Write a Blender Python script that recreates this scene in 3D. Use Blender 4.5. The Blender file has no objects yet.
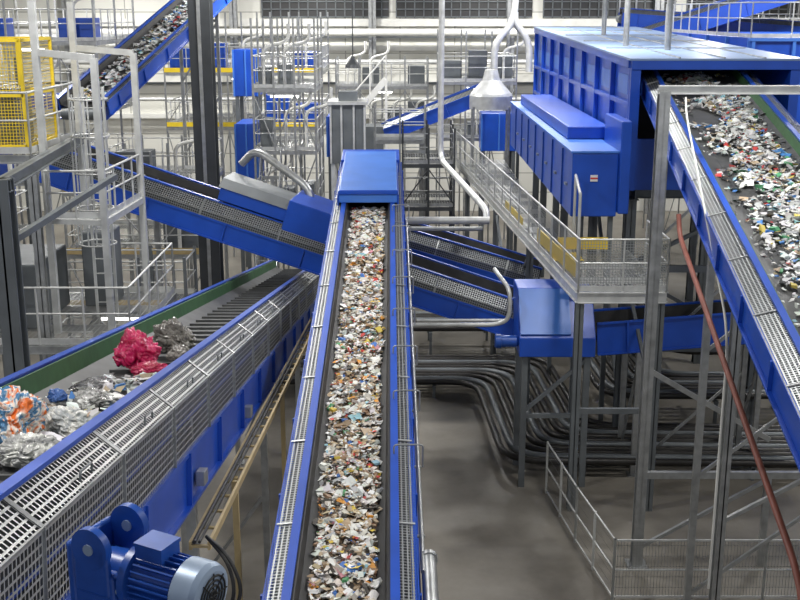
import bpy, bmesh, math, random
from mathutils import Vector, noise, Matrix
random.seed(7)
V = Vector
sc = bpy.context.scene
sc.view_settings.view_transform = 'Standard'

# ------------------------------------------------------------------ materials
def newmat(name):
    m = bpy.data.materials.new(name); m.use_nodes = True
    return m, m.node_tree.nodes, m.node_tree.links, m.node_tree.nodes['Principled BSDF']

def paint(name, col, rough=.45, metal=0.0, var=.12, scale=2.0, bump=0.0):
    m, N, L, b = newmat(name)
    b.inputs['Roughness'].default_value = rough
    b.inputs['Metallic'].default_value = metal
    tc = N.new('ShaderNodeTexCoord')
    nz = N.new('ShaderNodeTexNoise'); nz.inputs['Scale'].default_value = scale; nz.inputs['Detail'].default_value = 6
    L.new(tc.outputs['Object'], nz.inputs['Vector'])
    cr = N.new('ShaderNodeValToRGB')
    c = V(col)
    cr.color_ramp.elements[0].position = .3; cr.color_ramp.elements[1].position = .7
    cr.color_ramp.elements[0].color = (*(c * (1 - var)), 1)
    cr.color_ramp.elements[1].color = (*[min(1, x) for x in (c * (1 + var))], 1)
    L.new(nz.outputs['Fac'], cr.inputs['Fac']); L.new(cr.outputs['Color'], b.inputs['Base Color'])
    if bump:
        bp = N.new('ShaderNodeBump'); bp.inputs['Strength'].default_value = bump
        n2 = N.new('ShaderNodeTexNoise'); n2.inputs['Scale'].default_value = scale * 8; n2.inputs['Detail'].default_value = 4
        L.new(tc.outputs['Object'], n2.inputs['Vector']); L.new(n2.outputs['Fac'], bp.inputs['Height'])
        L.new(bp.outputs['Normal'], b.inputs['Normal'])
    return m

def perforated(name, col, pu, pv, hu, hv, metal=.6, rough=.4):
    m, N, L, b = newmat(name)
    b.inputs['Base Color'].default_value = (*col, 1); b.inputs['Metallic'].default_value = metal
    b.inputs['Roughness'].default_value = rough
    uv = N.new('ShaderNodeUVMap'); sp = N.new('ShaderNodeSeparateXYZ'); L.new(uv.outputs['UV'], sp.inputs[0])
    outs = []
    for ax, p, h in (('X', pu, hu), ('Y', pv, hv)):
        a = N.new('ShaderNodeMath'); a.operation = 'MULTIPLY'; a.inputs[1].default_value = 1 / p; L.new(sp.outputs[ax], a.inputs[0])
        f = N.new('ShaderNodeMath'); f.operation = 'FRACT'; L.new(a.outputs[0], f.inputs[0])
        s = N.new('ShaderNodeMath'); s.operation = 'SUBTRACT'; s.inputs[1].default_value = .5; L.new(f.outputs[0], s.inputs[0])
        q = N.new('ShaderNodeMath'); q.operation = 'ABSOLUTE'; L.new(s.outputs[0], q.inputs[0])
        l = N.new('ShaderNodeMath'); l.operation = 'LESS_THAN'; l.inputs[1].default_value = h / 2; L.new(q.outputs[0], l.inputs[0])
        outs.append(l)
    mu = N.new('ShaderNodeMath'); mu.operation = 'MULTIPLY'; L.new(outs[0].outputs[0], mu.inputs[0]); L.new(outs[1].outputs[0], mu.inputs[1])
    tr = N.new('ShaderNodeBsdfTransparent'); mx = N.new('ShaderNodeMixShader')
    L.new(mu.outputs[0], mx.inputs[0]); L.new(b.outputs[0], mx.inputs[1]); L.new(tr.outputs[0], mx.inputs[2])
    L.new(mx.outputs[0], N['Material Output'].inputs['Surface'])
    return m

def attrmat(name, rough=.55):
    m, N, L, b = newmat(name)
    a = N.new('ShaderNodeAttribute'); a.attribute_name = 'Col'
    L.new(a.outputs['Color'], b.inputs['Base Color']); b.inputs['Roughness'].default_value = rough
    return m

def bedmat(name):
    m, N, L, b = newmat(name)
    tc = N.new('ShaderNodeTexCoord'); vo = N.new('ShaderNodeTexVoronoi'); vo.inputs['Scale'].default_value = 34
    L.new(tc.outputs['Object'], vo.inputs['Vector'])
    sp = N.new('ShaderNodeSeparateColor'); L.new(vo.outputs['Color'], sp.inputs[0])
    cr = N.new('ShaderNodeValToRGB'); cr.color_ramp.interpolation = 'CONSTANT'
    cols = [(0, (.03, .024, .018)), (.3, (.11, .075, .045)), (.5, (.2, .14, .08)), (.65, (.05, .04, .03)), (.82, (.36, .29, .2)), (.93, (.2, .09, .05))]
    e = cr.color_ramp.elements
    e[0].position = 0; e[0].color = (*cols[0][1], 1); e[1].position = cols[1][0]; e[1].color = (*cols[1][1], 1)
    for p, c in cols[2:]:
        x = e.new(p); x.color = (*c, 1)
    L.new(sp.outputs[0], cr.inputs[0]); L.new(cr.outputs[0], b.inputs['Base Color']); b.inputs['Roughness'].default_value = .8
    return m

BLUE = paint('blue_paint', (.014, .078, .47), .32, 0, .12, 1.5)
BLUE2 = paint('blue_pale_and_sheen', (.06, .19, .62), .38, 0, .1, 1.5)  # paler blue for several parts; doubles as painted sheen on the head cover
MOTB = paint('motor_blue', (.015, .075, .36), .35, 0, .15, 6)
MOTG = paint('motor_cover_grey_blue', (.3, .38, .5), .35, .2, .1, 6)
GALV = paint('galvanised_steel', (.40, .41, .41), .36, .65, .2, 5)
GALVL = paint('light_galvanised_steel', (.6, .61, .6), .4, .4, .15, 4)
DARK = paint('dark_grey_steel', (.05, .055, .06), .5, .2, .2, 2)
GREYS = paint('grey_painted_steel', (.15, .165, .175), .45, .3, .15, 2)
WHITEP = paint('white_pipe_coating', (.74, .74, .7), .5, 0, .08, 2)
YEL = paint('yellow_safety_paint', (.82, .6, .03), .5, 0, .1, 3)
YELR = paint('tan_board', (.46, .35, .17), .6, 0, .15, 3)
GREEN = paint('green_liner', (.04, .12, .045), .6, 0, .2, 4)
RUB = paint('belt_rubber', (.03, .03, .031), .55, 0, .35, 3, .1)
RUBG = paint('worn_belt_rubber', (.06, .062, .064), .5, 0, .3, 3, .1)
BLACK = paint('black_cable', (.012, .012, .012), .5, 0, .2, 3)
DUCT = paint('dark_conduit', (.026, .024, .022), .38, .2, .25, 3)
RUST = paint('rust_red_pipe', (.22, .07, .05), .55, 0, .2, 3)
PERF = perforated('perforated_guard', (.3, .315, .32), .055, .055, .7, .7)
PERFN = perforated('perforated_guard_coarse', (.5, .51, .5), .066, .066, .72, .72, .6, .35)
GRATE = perforated('floor_grating', (.42, .43, .42), .10, .035, .9, .72)
WIRE = perforated('wire_mesh', (.4, .42, .42), .06, .06, .78, .78)
FENCEW = perforated('fence_mesh', (.33, .34, .33), .06, .22, .84, .95)
TRASH = attrmat('waste_pieces'); BED = bedmat('waste_fines')
EM, N, L, b = newmat('lamp_glow'); b.inputs['Emission Color'].default_value = (1, .98, .93, 1); b.inputs['Emission Strength'].default_value = 6

# ------------------------------------------------------------------ builder
class Part:
    def __init__(s, name, mat, bevel=0):
        s.name = name; s.mat = mat; s.v = []; s.f = []; s.uv = []; s.sm = []; s.col = []; s.bevel = bevel
    def add(s, vs, fs, uvs=None, smooth=False, col=None):
        o = len(s.v); s.v += [V(x) for x in vs]
        for i, f in enumerate(fs):
            s.f.append([o + k for k in f]); s.uv.append(uvs[i] if uvs else None); s.sm.append(smooth); s.col.append(col)
    def obox(s, c, a, b, d):
        c, a, b, d = V(c), V(a), V(b), V(d)
        vs = [c + sx * a + sy * b + sz * d for sx in (-1, 1) for sy in (-1, 1) for sz in (-1, 1)]
        s.add(vs, [(0, 1, 3, 2), (4, 6, 7, 5), (0, 4, 5, 1), (2, 3, 7, 6), (0, 2, 6, 4), (1, 5, 7, 3)])
    def box(s, x0, x1, y0, y1, z0, z1):
        s.obox(((x0 + x1) / 2, (y0 + y1) / 2, (z0 + z1) / 2), ((x1 - x0) / 2, 0, 0), (0, (y1 - y0) / 2, 0), (0, 0, (z1 - z0) / 2))
    def beam(s, a, b, w, h):
        a, b = V(a), V(b); t = (b - a); L = t.length; t.normalize()
        up = V((0, 0, 1)) if abs(t.z) < .95 else V((0, 1, 0))
        sd = t.cross(up).normalized(); n = sd.cross(t)
        s.obox((a + b) / 2, t * L / 2, sd * w / 2, n * h / 2)
    def ibeam(s, a, b, w, h, th=.02):
        a, b = V(a), V(b); t = (b - a); L = t.length; t.normalize()
        up = V((0, 0, 1)) if abs(t.z) < .95 else V((0, 1, 0))
        sd = t.cross(up).normalized(); n = sd.cross(t); c = (a + b) / 2
        s.obox(c, t * L / 2, sd * th / 2, n * h / 2)
        s.obox(c + n * (h / 2 - th / 2), t * L / 2, sd * w / 2, n * th / 2)
        s.obox(c - n * (h / 2 - th / 2), t * L / 2, sd * w / 2, n * th / 2)
    def sweep(s, pts, r, n=8, cap=True):
        pts = [V(p) for p in pts]; rings = []
        t0 = (pts[1] - pts[0]).normalized()
        u = t0.orthogonal().normalized()
        for i, p in enumerate(pts):
            t = ((pts[min(i + 1, len(pts) - 1)] - pts[max(i - 1, 0)])).normalized()
            u = (u - t * u.dot(t)).normalized(); w = t.cross(u)
            rr = r[i] if isinstance(r, (list, tuple)) else r
            rings.append([p + (u * math.cos(2 * math.pi * k / n) + w * math.sin(2 * math.pi * k / n)) * rr for k in range(n)])
        vs = [q for R in rings for q in R]; fs = []
        for i in range(len(pts) - 1):
            for k in range(n):
                fs.append((i * n + k, i * n + (k + 1) % n, (i + 1) * n + (k + 1) % n, (i + 1) * n + k))
        s.add(vs, fs, smooth=True)
        if cap:
            s.add(rings[0], [tuple(range(n))]); s.add(rings[-1], [tuple(range(n))])
    def tube(s, a, b, r, n=8): s.sweep([a, b], r, n)
    def pipe(s, pts, r, bend=.3, n=8):
        pts = [V(p) for p in pts]; out = [pts[0]]
        for i in range(1, len(pts) - 1):
            a, p, b = pts[i - 1], pts[i], pts[i + 1]
            d1 = min(bend, (a - p).length * .45); d2 = min(bend, (b - p).length * .45)
            q1 = p + (a - p).normalized() * d1; q2 = p + (b - p).normalized() * d2
            for k in range(7):
                u = k / 6; out.append(q1 * (1 - u) ** 2 + p * 2 * u * (1 - u) + q2 * u * u)
        out.append(pts[-1]); s.sweep(out, r, n)
    def lathe(s, o, axis, prof, n=20):
        o = V(o); ax = V(axis).normalized(); u = ax.orthogonal().normalized(); w = ax.cross(u)
        vs = []
        for d, r in prof:
            for k in range(n):
                a = 2 * math.pi * k / n; vs.append(o + ax * d + (u * math.cos(a) + w * math.sin(a)) * r)
        m = len(prof)
        for i in range(m - 1):
            s.add(vs[i * n:(i + 2) * n], [(k, (k + 1) % n, n + (k + 1) % n, n + k) for k in range(n)], smooth=True)
        s.add(vs[:n], [tuple(range(n))]); s.add(vs[-n:], [tuple(range(n))])
    def prism(s, F, l0, l1, poly):
        n = len(poly)
        vs = [F.pt(l0, x, h) for x, h in poly] + [F.pt(l1, x, h) for x, h in poly]
        fs = [(i, (i + 1) % n, n + (i + 1) % n, n + i) for i in range(n)] + [tuple(range(n)), tuple(range(n, 2 * n))]
        s.add(vs, fs)
    def rect(s, F, l0, l1, x0, x1, h0, h1): s.prism(F, l0, l1, [(x0, h0), (x1, h0), (x1, h1), (x0, h1)])
    def sheet(s, F, l0, l1, line):
        acc = 0
        for i in range(len(line) - 1):
            d = math.hypot(line[i + 1][0] - line[i][0], line[i + 1][1] - line[i][1])
            s.add([F.pt(l0, *line[i]), F.pt(l1, *line[i]), F.pt(l1, *line[i + 1]), F.pt(l0, *line[i + 1])], [(0, 1, 2, 3)],
                  [[(l0, acc), (l1, acc), (l1, acc + d), (l0, acc + d)]])
            acc += d
    def quad(s, a, b, c, d):
        a, b, c, d = map(V, (a, b, c, d)); U = (b - a).length; W = (d - a).length
        s.add([a, b, c, d], [(0, 1, 2, 3)], [[(0, 0), (U, 0), (U, W), (0, W)]])

class Frame:
    def __init__(s, a, b):
        s.o = V(a); d = V(b) - s.o; s.L = d.length; s.t = d.normalized()
        s.s = s.t.cross(V((0, 0, 1))).normalized(); s.n = s.s.cross(s.t)
    def pt(s, l, x, h): return s.o + s.t * l + s.s * x + s.n * h

def build_mesh(p, name, origin):
    me = bpy.data.meshes.new(name)
    me.from_pydata([tuple(v - origin) for v in p.v], [], p.f)
    me.polygons.foreach_set('use_smooth', p.sm)
    if any(u is not None for u in p.uv):
        ul = me.uv_layers.new(name='UVMap')
        for poly, u in zip(me.polygons, p.uv):
            if u:
                for k, li in enumerate(poly.loop_indices): ul.data[li].uv = u[k]
    if any(c is not None for c in p.col):
        ca = me.color_attributes.new('Col', 'FLOAT_COLOR', 'CORNER')
        for poly, c in zip(me.polygons, p.col):
            for li in poly.loop_indices: ca.data[li].color = (*(c or (.3, .3, .3)), 1)
    me.materials.append(p.mat); me.update()
    if len(p.f) < 6000:
        bm = bmesh.new(); bm.from_mesh(me); bmesh.ops.recalc_face_normals(bm, faces=bm.faces); bm.to_mesh(me); bm.free()
    ob = bpy.data.objects.new(name, me); sc.collection.objects.link(ob)
    if p.bevel:
        md = ob.modifiers.new('edge', 'BEVEL'); md.width = p.bevel; md.segments = 3; md.limit_method = 'ANGLE'
    return ob

class Asm:
    def __init__(s, name): s.name = name; s.p = {}
    def part(s, pn, mat, bevel=0):
        if pn not in s.p: s.p[pn] = Part(pn, mat, bevel)
        return s.p[pn]
    def done(s):
        ps = [p for p in s.p.values() if p.v]
        allv = [v for p in ps for v in p.v]
        lo = V([min(v[i] for v in allv) for i in range(3)]); hi = V([max(v[i] for v in allv) for i in range(3)])
        c = V(((lo.x + hi.x) / 2, (lo.y + hi.y) / 2, lo.z))
        if len(ps) == 1:
            ob = build_mesh(ps[0], s.name, c); ob.location = c; return ob
        e = bpy.data.objects.new(s.name, None); e.location = c; sc.collection.objects.link(e)
        for p in ps:
            ob = build_mesh(p, p.name, c); ob.parent = e
        return e

# ------------------------------------------------------------------ conveyor
def conveyor(name, a, b, bw, sides=(-1, 1), gw=.22, gs=.08, gv=.0, bd=.35, legs=(), perf=PERF, top=.26, liner=None, cleats=False, legmat=GALV, finish=True, beltmat=None):
    F = Frame(a, b); A = Asm(name); L = F.L; hb = bw / 2
    belt = A.part('belt', beltmat or RUB)
    belt.prism(F, 0, L, [(-hb, .12), (-hb * .6, 0), (hb * .6, 0), (hb, .12), (hb, .1), (hb * .6, -.02), (-hb * .6, -.02), (-hb, .1)])
    belt.rect(F, .1, L - .1, -hb * .95, hb * .95, -.42, -.40)
    if cleats:
        l = .3
        while l < L: belt.rect(F, l, l + .05, -hb * .6, hb * .6, 0, .04); l += .6
    fr = A.part('side_frames', BLUE); gd = A.part('perforated_guards', perf); st = A.part('brackets', GALV)
    ru = A.part('skirt_rubber', liner or RUB); dk = A.part('guard_shade_backing', DARK)
    for sg in (-1, 1):
        x0 = hb + .03; x1 = hb + .07
        ru.prism(F, 0, L, [(sg * (hb - .03), .1), (sg * (hb + .03), .1), (sg * (hb + .03), top), (sg * (hb), top)])
        fr.rect(F, 0, L, sg * x0, sg * x1, -.34, top + .02)
        fr.rect(F, 0, L, sg * x0, sg * (x0 + .10), top, top + .035)
        fr.rect(F, 0, L, sg * x0, sg * (x0 + .10), -.36, -.33)
        if sg in sides:
            xa = x0 + .08; xb = x1 + gw; h0 = top - .01; h1 = top - gs
            line = [(sg * xa, h0), (sg * xb, h1)]
            if gv: line.append((sg * xb, h1 - gv))
            gd.sheet(F, 0.05, L - .05, line)
            hb2 = h1 - gv
            dk.rect(F, 0, L, sg * x1, sg * (xb - .06), hb2 - .16, hb2 - .14)  # dark sheets added behind the guard holes, standing in for shade
            dk.rect(F, 0, L, sg * (x1 + .01), sg * (x1 + .03), hb2 - .14, top - .03)
            if bd:
                fr.rect(F, 0, L, sg * (xb - .05), sg * (xb - .01), hb2 - bd, hb2)
                fr.rect(F, 0, L, sg * (xb - .05), sg * (xb + .05), hb2 - bd - .03, hb2 - bd)
                fr.rect(F, 0, L, sg * (xb - .02), sg * (xb + .02), hb2 - .04, hb2 + .01)
                l = .7
                while l < L: fr.rect(F, l, l + .04, sg * (xb - .02), sg * (xb + .045), hb2 - bd, hb2); l += 2
            l = 0.
            while l < L:
                for k in range(len(line) - 1):
                    p, q = line[k], line[k + 1]
                    st.beam(F.pt(l + .04, p[0], p[1] + .008), F.pt(l + .04, q[0] + sg * .004, q[1] + .008), .04, .012)
                l += 2.0
            st.beam(F.pt(0, sg * xb, h1), F.pt(L, sg * xb, h1), .02, .02)
        else:
            l = .7
            while l < L: fr.rect(F, l, l + .05, sg * x1, sg * (x1 + .07), -.33, top); l += 2
    ro = A.part('rollers', GREYS); l = .2
    while l < L:
        ro.tube(F.pt(l, -hb * .95, -.09), F.pt(l, hb * .95, -.09), .05, 8); l += 1.2
    l = 1.
    while l < L:
        st.beam(F.pt(l, -hb - .05, -.3), F.pt(l, hb + .05, -.3), .06, .06); l += 2.4
    for l in (0.05, L - .05): ro.tube(F.pt(l, -hb, -.2), F.pt(l, hb, -.2), .19, 16)
    lg = A.part('support_legs', legmat)
    for l in legs:
        pts = []
        for sg in (-1, 1):
            p = F.pt(l, sg * (hb + .1), -.36); lg.beam(p, (p.x, p.y, .02), .12, .12); lg.box(p.x - .14, p.x + .14, p.y - .14, p.y + .14, 0, .03); pts.append(p)
        p, q = pts
        lg.beam((p.x, p.y, p.z - .25), (q.x, q.y, q.z - .25), .1, .1)
        n = max(1, int(p.z // 2.2)); 
        for k in range(n):
            z0 = p.z * k / n + .2; z1 = p.z * (k + 1) / n - .3
            lg.beam((p.x, p.y, z0), (q.x, q.y, z1), .06, .06)
    if finish: A.done()
    return F, A

PAL = [((.9, .9, .87), 41), ((.74, .7, .62), 18), ((.55, .43, .28), 13), ((.3, .19, .11), 10), ((.07, .06, .05), 8), ((.42, .44, .45), 6), ((.62, .06, .05), 2.4), ((.05, .17, .5), 2.2), ((.75, .33, .05), 3.4), ((.08, .32, .13), 1.2), ((.75, .56, .08), 2), ((.3, .55, .65), 1.5), ((.65, .3, .35), 1.2)]
PALG = [((.82, .84, .83), 36), ((.58, .6, .6), 20), ((.36, .36, .36), 13), ((.48, .38, .26), 10), ((.08, .08, .08), 10), ((.55, .05, .05), 3.5), ((.06, .22, .55), 4), ((.08, .33, .15), 2), ((.6, .5, .12), 2), ((.3, .55, .62), 2)]
def pick(pal):
    c = random.choices([p[0] for p in pal], [p[1] for p in pal])[0]; k = random.uniform(.75, 1.12)
    return tuple(min(.92, x * k * random.uniform(.95, 1.05)) for x in c)
def piece(P, c, n, s, col, tilt=.45):
    c = V(c); ax = (V((random.gauss(0, tilt), random.gauss(0, tilt), 1)).normalized() + n * .4).normalized()
    u = ax.orthogonal().normalized(); w = ax.cross(u); ph = random.random() * 6.28
    kx = random.uniform(.4, 1); rr = random.random()
    u2 = u * math.cos(ph) + w * math.sin(ph); w2 = ax.cross(u2)
    if rr < .5:
        g = []
        am = random.choice((.12, .25, .45))
        for i in range(3):
            for j in range(3):
                hgt = random.uniform(-am, am) * s
                g.append(c + u2 * (i - 1) * s * random.uniform(.75, 1.1) + w2 * (j - 1) * s * kx * random.uniform(.75, 1.1) + ax * hgt)
        P.add(g, [(0, 1, 4, 3), (1, 2, 5, 4), (3, 4, 7, 6), (4, 5, 8, 7)], col=col)
    elif rr < .8:
        m = random.choice((4, 5, 6)); ring = []
        for i in range(m):
            a = ph + 6.283 * i / m + random.uniform(-.25, .25); r = s * random.uniform(.5, 1.2)
            ring.append(c + u * math.cos(a) * r + w * math.sin(a) * r * kx + ax * random.uniform(-.35, .35) * s)
        P.add([c + ax * random.uniform(0, .3) * s] + ring, [(0, 1 + i, 1 + (i + 1) % m) for i in range(m)], col=col)
    else:
        vs = [c + u2 * sx * s * random.uniform(.5, .9) + w2 * sy * s * kx * random.uniform(.4, .8) + ax * sz * s * random.uniform(.15, .4) for sx in (-1, 1) for sy in (-1, 1) for sz in (-1, 1)]
        P.add(vs, [(0, 1, 3, 2), (4, 6, 7, 5), (0, 4, 5, 1), (2, 3, 7, 6), (0, 2, 6, 4), (1, 5, 7, 3)], col=col)
def waste(name, F, l0, l1, w, classes, pal, mound=.07, bed=True, bias=0, gauss=0, thr=-.25, P=None, A=None):
    own = A is None
    if own: A = Asm(name)
    P = A.part('waste_pieces', TRASH)
    def W(l): return w * (1 + .14 * noise.noise(V((l * .9, 4, 1))) + .07 * noise.noise(V((l * 4, 7, 1))))
    def H(l, x):
        e = max(0, 1 - (2 * x / W(l)) ** 2)
        return .015 + mound * e * (1 + .8 * noise.noise(V((l * 1.3, x * 2, 3)))) 
    for count, smin, smax in classes:
        for i in range(count):
            l = random.uniform(l0, l1); wl = W(l)
            if gauss:
                x = random.gauss(bias, wl * gauss)
                if abs(x) > wl / 2: continue
                if noise.noise(V((l * .8, x * 1.2, 9))) < thr: continue
            else: x = random.uniform(-wl / 2, wl / 2)
            s = random.uniform(smin, smax)
            ex = .1 * max(0, abs(x) * 2 / w - .6)
            piece(P, F.pt(l, x, H(l, x) + ex + random.uniform(0, .03)), F.n, s, pick(pal))
    if bed:
        B = A.part('waste_fines', BED); nl = int((l1 - l0) / .1); nx = 14; vs = []; fs = []
        for i in range(nl + 1):
            for j in range(nx + 1):
                l = l0 + (l1 - l0) * i / nl; x = W(l) * (j / nx - .5)
                vs.append(F.pt(l, x, H(l, x) - .008 + .035 * noise.noise(V((l * 9, x * 9, 0))) + .1 * max(0, abs(x) * 2 / w - .6)))
        for i in range(nl):
            for j in range(nx):
                k = i * (nx + 1) + j; fs.append((k, k + 1, k + nx + 2, k + nx + 1))
        B.add(vs, fs)
    if own: A.done()

# ------------------------------------------------------------------ platforms & rails
def rail(A, pts, h=1.1, step=1.2, mat=GALVL, mesh=None, r=.024, kick=True, pn='railing'):
    R = A.part(pn, mat); pts = [V(p) for p in pts]
    for a, b in zip(pts[:-1], pts[1:]):
        n = max(1, round((b - a).length / step))
        for k in range(n + 1):
            p = a.lerp(b, k / n); R.tube(p, p + V((0, 0, h)), r, 6)
        R.tube(a + V((0, 0, h)), b + V((0, 0, h)), r, 6); R.tube(a + V((0, 0, h * .55)), b + V((0, 0, h * .55)), r * .8, 6)
        if kick: R.beam(a + V((0, 0, .07)), b + V((0, 0, .07)), .012, .12)
        if mesh:
            A.part('mesh_infill', mesh).quad(a + V((0, 0, .14)), b + V((0, 0, .14)), b + V((0, 0, h - .03)), a + V((0, 0, h - .03)))
def deck(A, x0, x1, y0, y1, z, mat=GALV, legs=True, th=.16, lw=.12):
    A.part('grating_deck', GRATE).quad((x0, y0, z), (x1, y0, z), (x1, y1, z), (x0, y1, z))
    B = A.part('deck_beams', mat)
    for y in (y0, y1): B.ibeam((x0, y, z - th / 2 - .01), (x1, y, z - th / 2 - .01), .08, th)
    for x in (x0, x1): B.ibeam((x, y0, z - th / 2 - .01), (x, y1, z - th / 2 - .01), .08, th)
    y = y0 + 1.5
    while y < y1 - .5: B.beam((x0, y, z - .1), (x1, y, z - .1), .06, .12); y += 1.5
    if legs:
        for x in (x0, x1):
            for y in (y0, y1): B.ibeam((x, y, 0), (x, y, z - .02), lw, lw)
def scaffold(name, x0, x1, nx, y0, y1, ny, levels, top, mat=GALV, pr=.035, rmat=GALVL, decks=True, toe=None, inner=None):
    A = Asm(name); P = A.part('posts', mat)
    xs = [x0 + (x1 - x0) * i / nx for i in range(nx + 1)]; ys = [y0 + (y1 - y0) * i / ny for i in range(ny + 1)]
    for x in xs:
        for y in ys: P.beam((x, y, 0), (x, y, top), pr * 2, pr * 2)
    for z in levels:
        for y in ys: P.beam((x0, y, z - .08), (x1, y, z - .08), .06, .14)
        for x in xs: P.beam((x, y0, z - .08), (x, y1, z - .08), .06, .14)
        if decks: A.part('grating_deck', GRATE).quad((x0, y0, z), (x1, y0, z), (x1, y1, z), (x0, y1, z))
        rail(A, [(x0, y0, z), (x1, y0, z), (x1, y1, z), (x0, y1, z), (x0, y0, z)], mat=rmat, kick=True, step=1.0)
        if toe: A.part('toe_boards', toe).beam((x0, y0 - .04, z + .1), (x1, y0 - .04, z + .1), .03, .2)
    zs = [0] + list(levels)
    for i in range(len(zs) - 1):
        for k in range(nx):
            if (i + k) % 2: P.tube((xs[k], y0, zs[i] + .1), (xs[k + 1], y0, zs[i + 1] - .2), .025, 6)
            else: P.tube((xs[k + 1], y0, zs[i] + .1), (xs[k], y0, zs[i + 1] - .2), .025, 6)
    if inner:
        E = A.part('equipment', inner, .02); K = A.part('equipment_pipes', WHITEP)
        for z in levels:
            for k in range(nx):
                if random.random() < .6:
                    xa = xs[k] + .15; xb = xs[k + 1] - .15; E.box(xa, xb, y0 + .5, y0 + 1.4, z + .02, z + random.uniform(.6, 1.5))
                if random.random() < .5:
                    xm = (xs[k] + xs[k + 1]) / 2; K.pipe([(xm, y0 + .3, z), (xm, y0 + .3, z + 1.4), (xm + .9, y0 + .35, z + 1.6), (xm + .9, y0 + .35, z + 2.2)], .06, .3, 8)
    if toe or inner:
        xm = (x0 + x1) / 2; z = levels[-1] - .3
        A.part('tube_light', EM).tube((xm - .5, y0 + .1, z), (xm + .5, y0 + .1, z), .04, 8); A.part('light_fitting', GALVL).box(xm - .6, xm + .6, y0 + .05, y0 + .15, z + .04, z + .2)
    A.done()

# ================================================================== ROOM
def shell(name, x0, x1, y0, y1, z0, z1, m):
    A = Asm(name); A.part(name, m).box(x0, x1, y0, y1, z0, z1); return A.done()
m, N, L, b = newmat('concrete_floor')
tc = N.new('ShaderNodeTexCoord'); nz = N.new('ShaderNodeTexNoise'); nz.inputs['Scale'].default_value = .35; nz.inputs['Detail'].default_value = 9; nz.inputs['Roughness'].default_value = .65
cr = N.new('ShaderNodeValToRGB'); cr.color_ramp.elements[0].position = .3; cr.color_ramp.elements[0].color = (.12, .108, .09, 1); cr.color_ramp.elements[1].position = .72; cr.color_ramp.elements[1].color = (.27, .25, .215, 1)
L.new(tc.outputs['Object'], nz.inputs['Vector']); L.new(nz.outputs['Fac'], cr.inputs[0]); L.new(cr.outputs[0], b.inputs['Base Color']); b.inputs['Roughness'].default_value = .42
FLOORM = m
m, N, L, b = newmat('wall_panels')
tc = N.new('ShaderNodeTexCoord'); mp = N.new('ShaderNodeMapping'); mp.inputs['Rotation'].default_value = (math.radians(90), 0, 0)
br = N.new('ShaderNodeTexBrick'); br.offset = 0; br.inputs['Scale'].default_value = 1; br.inputs['Brick Width'].default_value = 3.0; br.inputs['Row Height'].default_value = 1.1
br.inputs['Mortar Size'].default_value = .03; br.inputs['Color1'].default_value = (.74, .735, .68, 1); br.inputs['Color2'].default_value = (.68, .675, .62, 1); br.inputs['Mortar'].default_value = (.38, .375, .34, 1)
L.new(tc.outputs['Object'], mp.inputs[0]); L.new(mp.outputs[0], br.inputs['Vector']); L.new(br.outputs['Color'], b.inputs['Base Color']); b.inputs['Roughness'].default_value = .6
WALLM = m
shell('floor', -26, 26, -2, 62.3, -.2, 0, FLOORM)
shell('wall_back', -26, 26, 62, 62.3, 0, 16, WALLM)
SIDEM = paint('side_wall_grey', (.46, .46, .44), .6)
shell('wall_left', -26.3, -26, -2, 62.3, 0, 16, SIDEM)
shell('wall_right', 26, 26.3, -2, 62.3, 0, 16, SIDEM)
shell('ceiling', -26, 26, -2, 62.3, 16, 16.2, SIDEM)
DG = paint('dark_glazing', (.035, .035, .035), .4, 0, .2, 1)
for i, (xa, xb) in enumerate(((-7.5, -.6), (-.2, 7.2), (7.8, 15), (15.6, 25))):
    A = Asm('window_%d' % (i + 1)); A.part('glass', DG).box(xa, xb, 61.9, 61.98, 10.75, 14.5)
    f = A.part('mullions', GREYS)
    x = xa
    while x <= xb: f.box(x - .03, x + .03, 61.8, 61.92, 10.7, 14.5); x += .5
    for z in (10.75, 11.15, 11.55, 12.3): f.box(xa, xb, 61.8, 61.92, z - .03, z + .03)
    A.done()
for i, (z, h, mm) in enumerate(((10.45, .4, WHITEP), (9.7, .14, GREYS), (9.1, .3, WHITEP), (7.2, .12, GREYS), (5.4, .25, WHITEP))):
    shell('trim_%d' % (i + 1), -25.9, 25.9, 61.7, 62, z - h / 2, z + h / 2, mm)
for k, (z, r, y) in enumerate(((9.95, .2, 60.5), (8.4, .14, 60.6), (8.0, .07, 60.8), (6.4, .1, 60.8))):
    A = Asm('wall_pipe'); p = A.part('pipe', GALVL if k % 2 else WHITEP); p.tube((-25.5, y, z), (25.5, y, z), r, 12)
    for x in range(-24, 26, 4): p.box(x - .04, x + .04, y, 61.7, z - .04, z + .04)
    A.done()
for x in (-18, -9, -1.5, 6, 14, 22):
    A = Asm('wall_column'); A.part('column', GALV).ibeam((x, 61.4, 0), (x, 61.4, 15.9), .4, .4, .04); A.done()
A = Asm('roof_truss'); T = A.part('chords', GREYS)
for y in (22, 38, 54):
    T.beam((-25.9, y, 15.8), (25.9, y, 15.8), .2, .2); T.beam((-25.9, y, 14.4), (25.9, y, 14.4), .2, .2)
    x = -25.5
    while x < 24: T.beam((x, y, 14.4), (x + 1.5, y, 15.8), .1, .1); T.beam((x + 1.5, y, 15.8), (x + 3, y, 14.4), .1, .1); x += 3
A.done()

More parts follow.
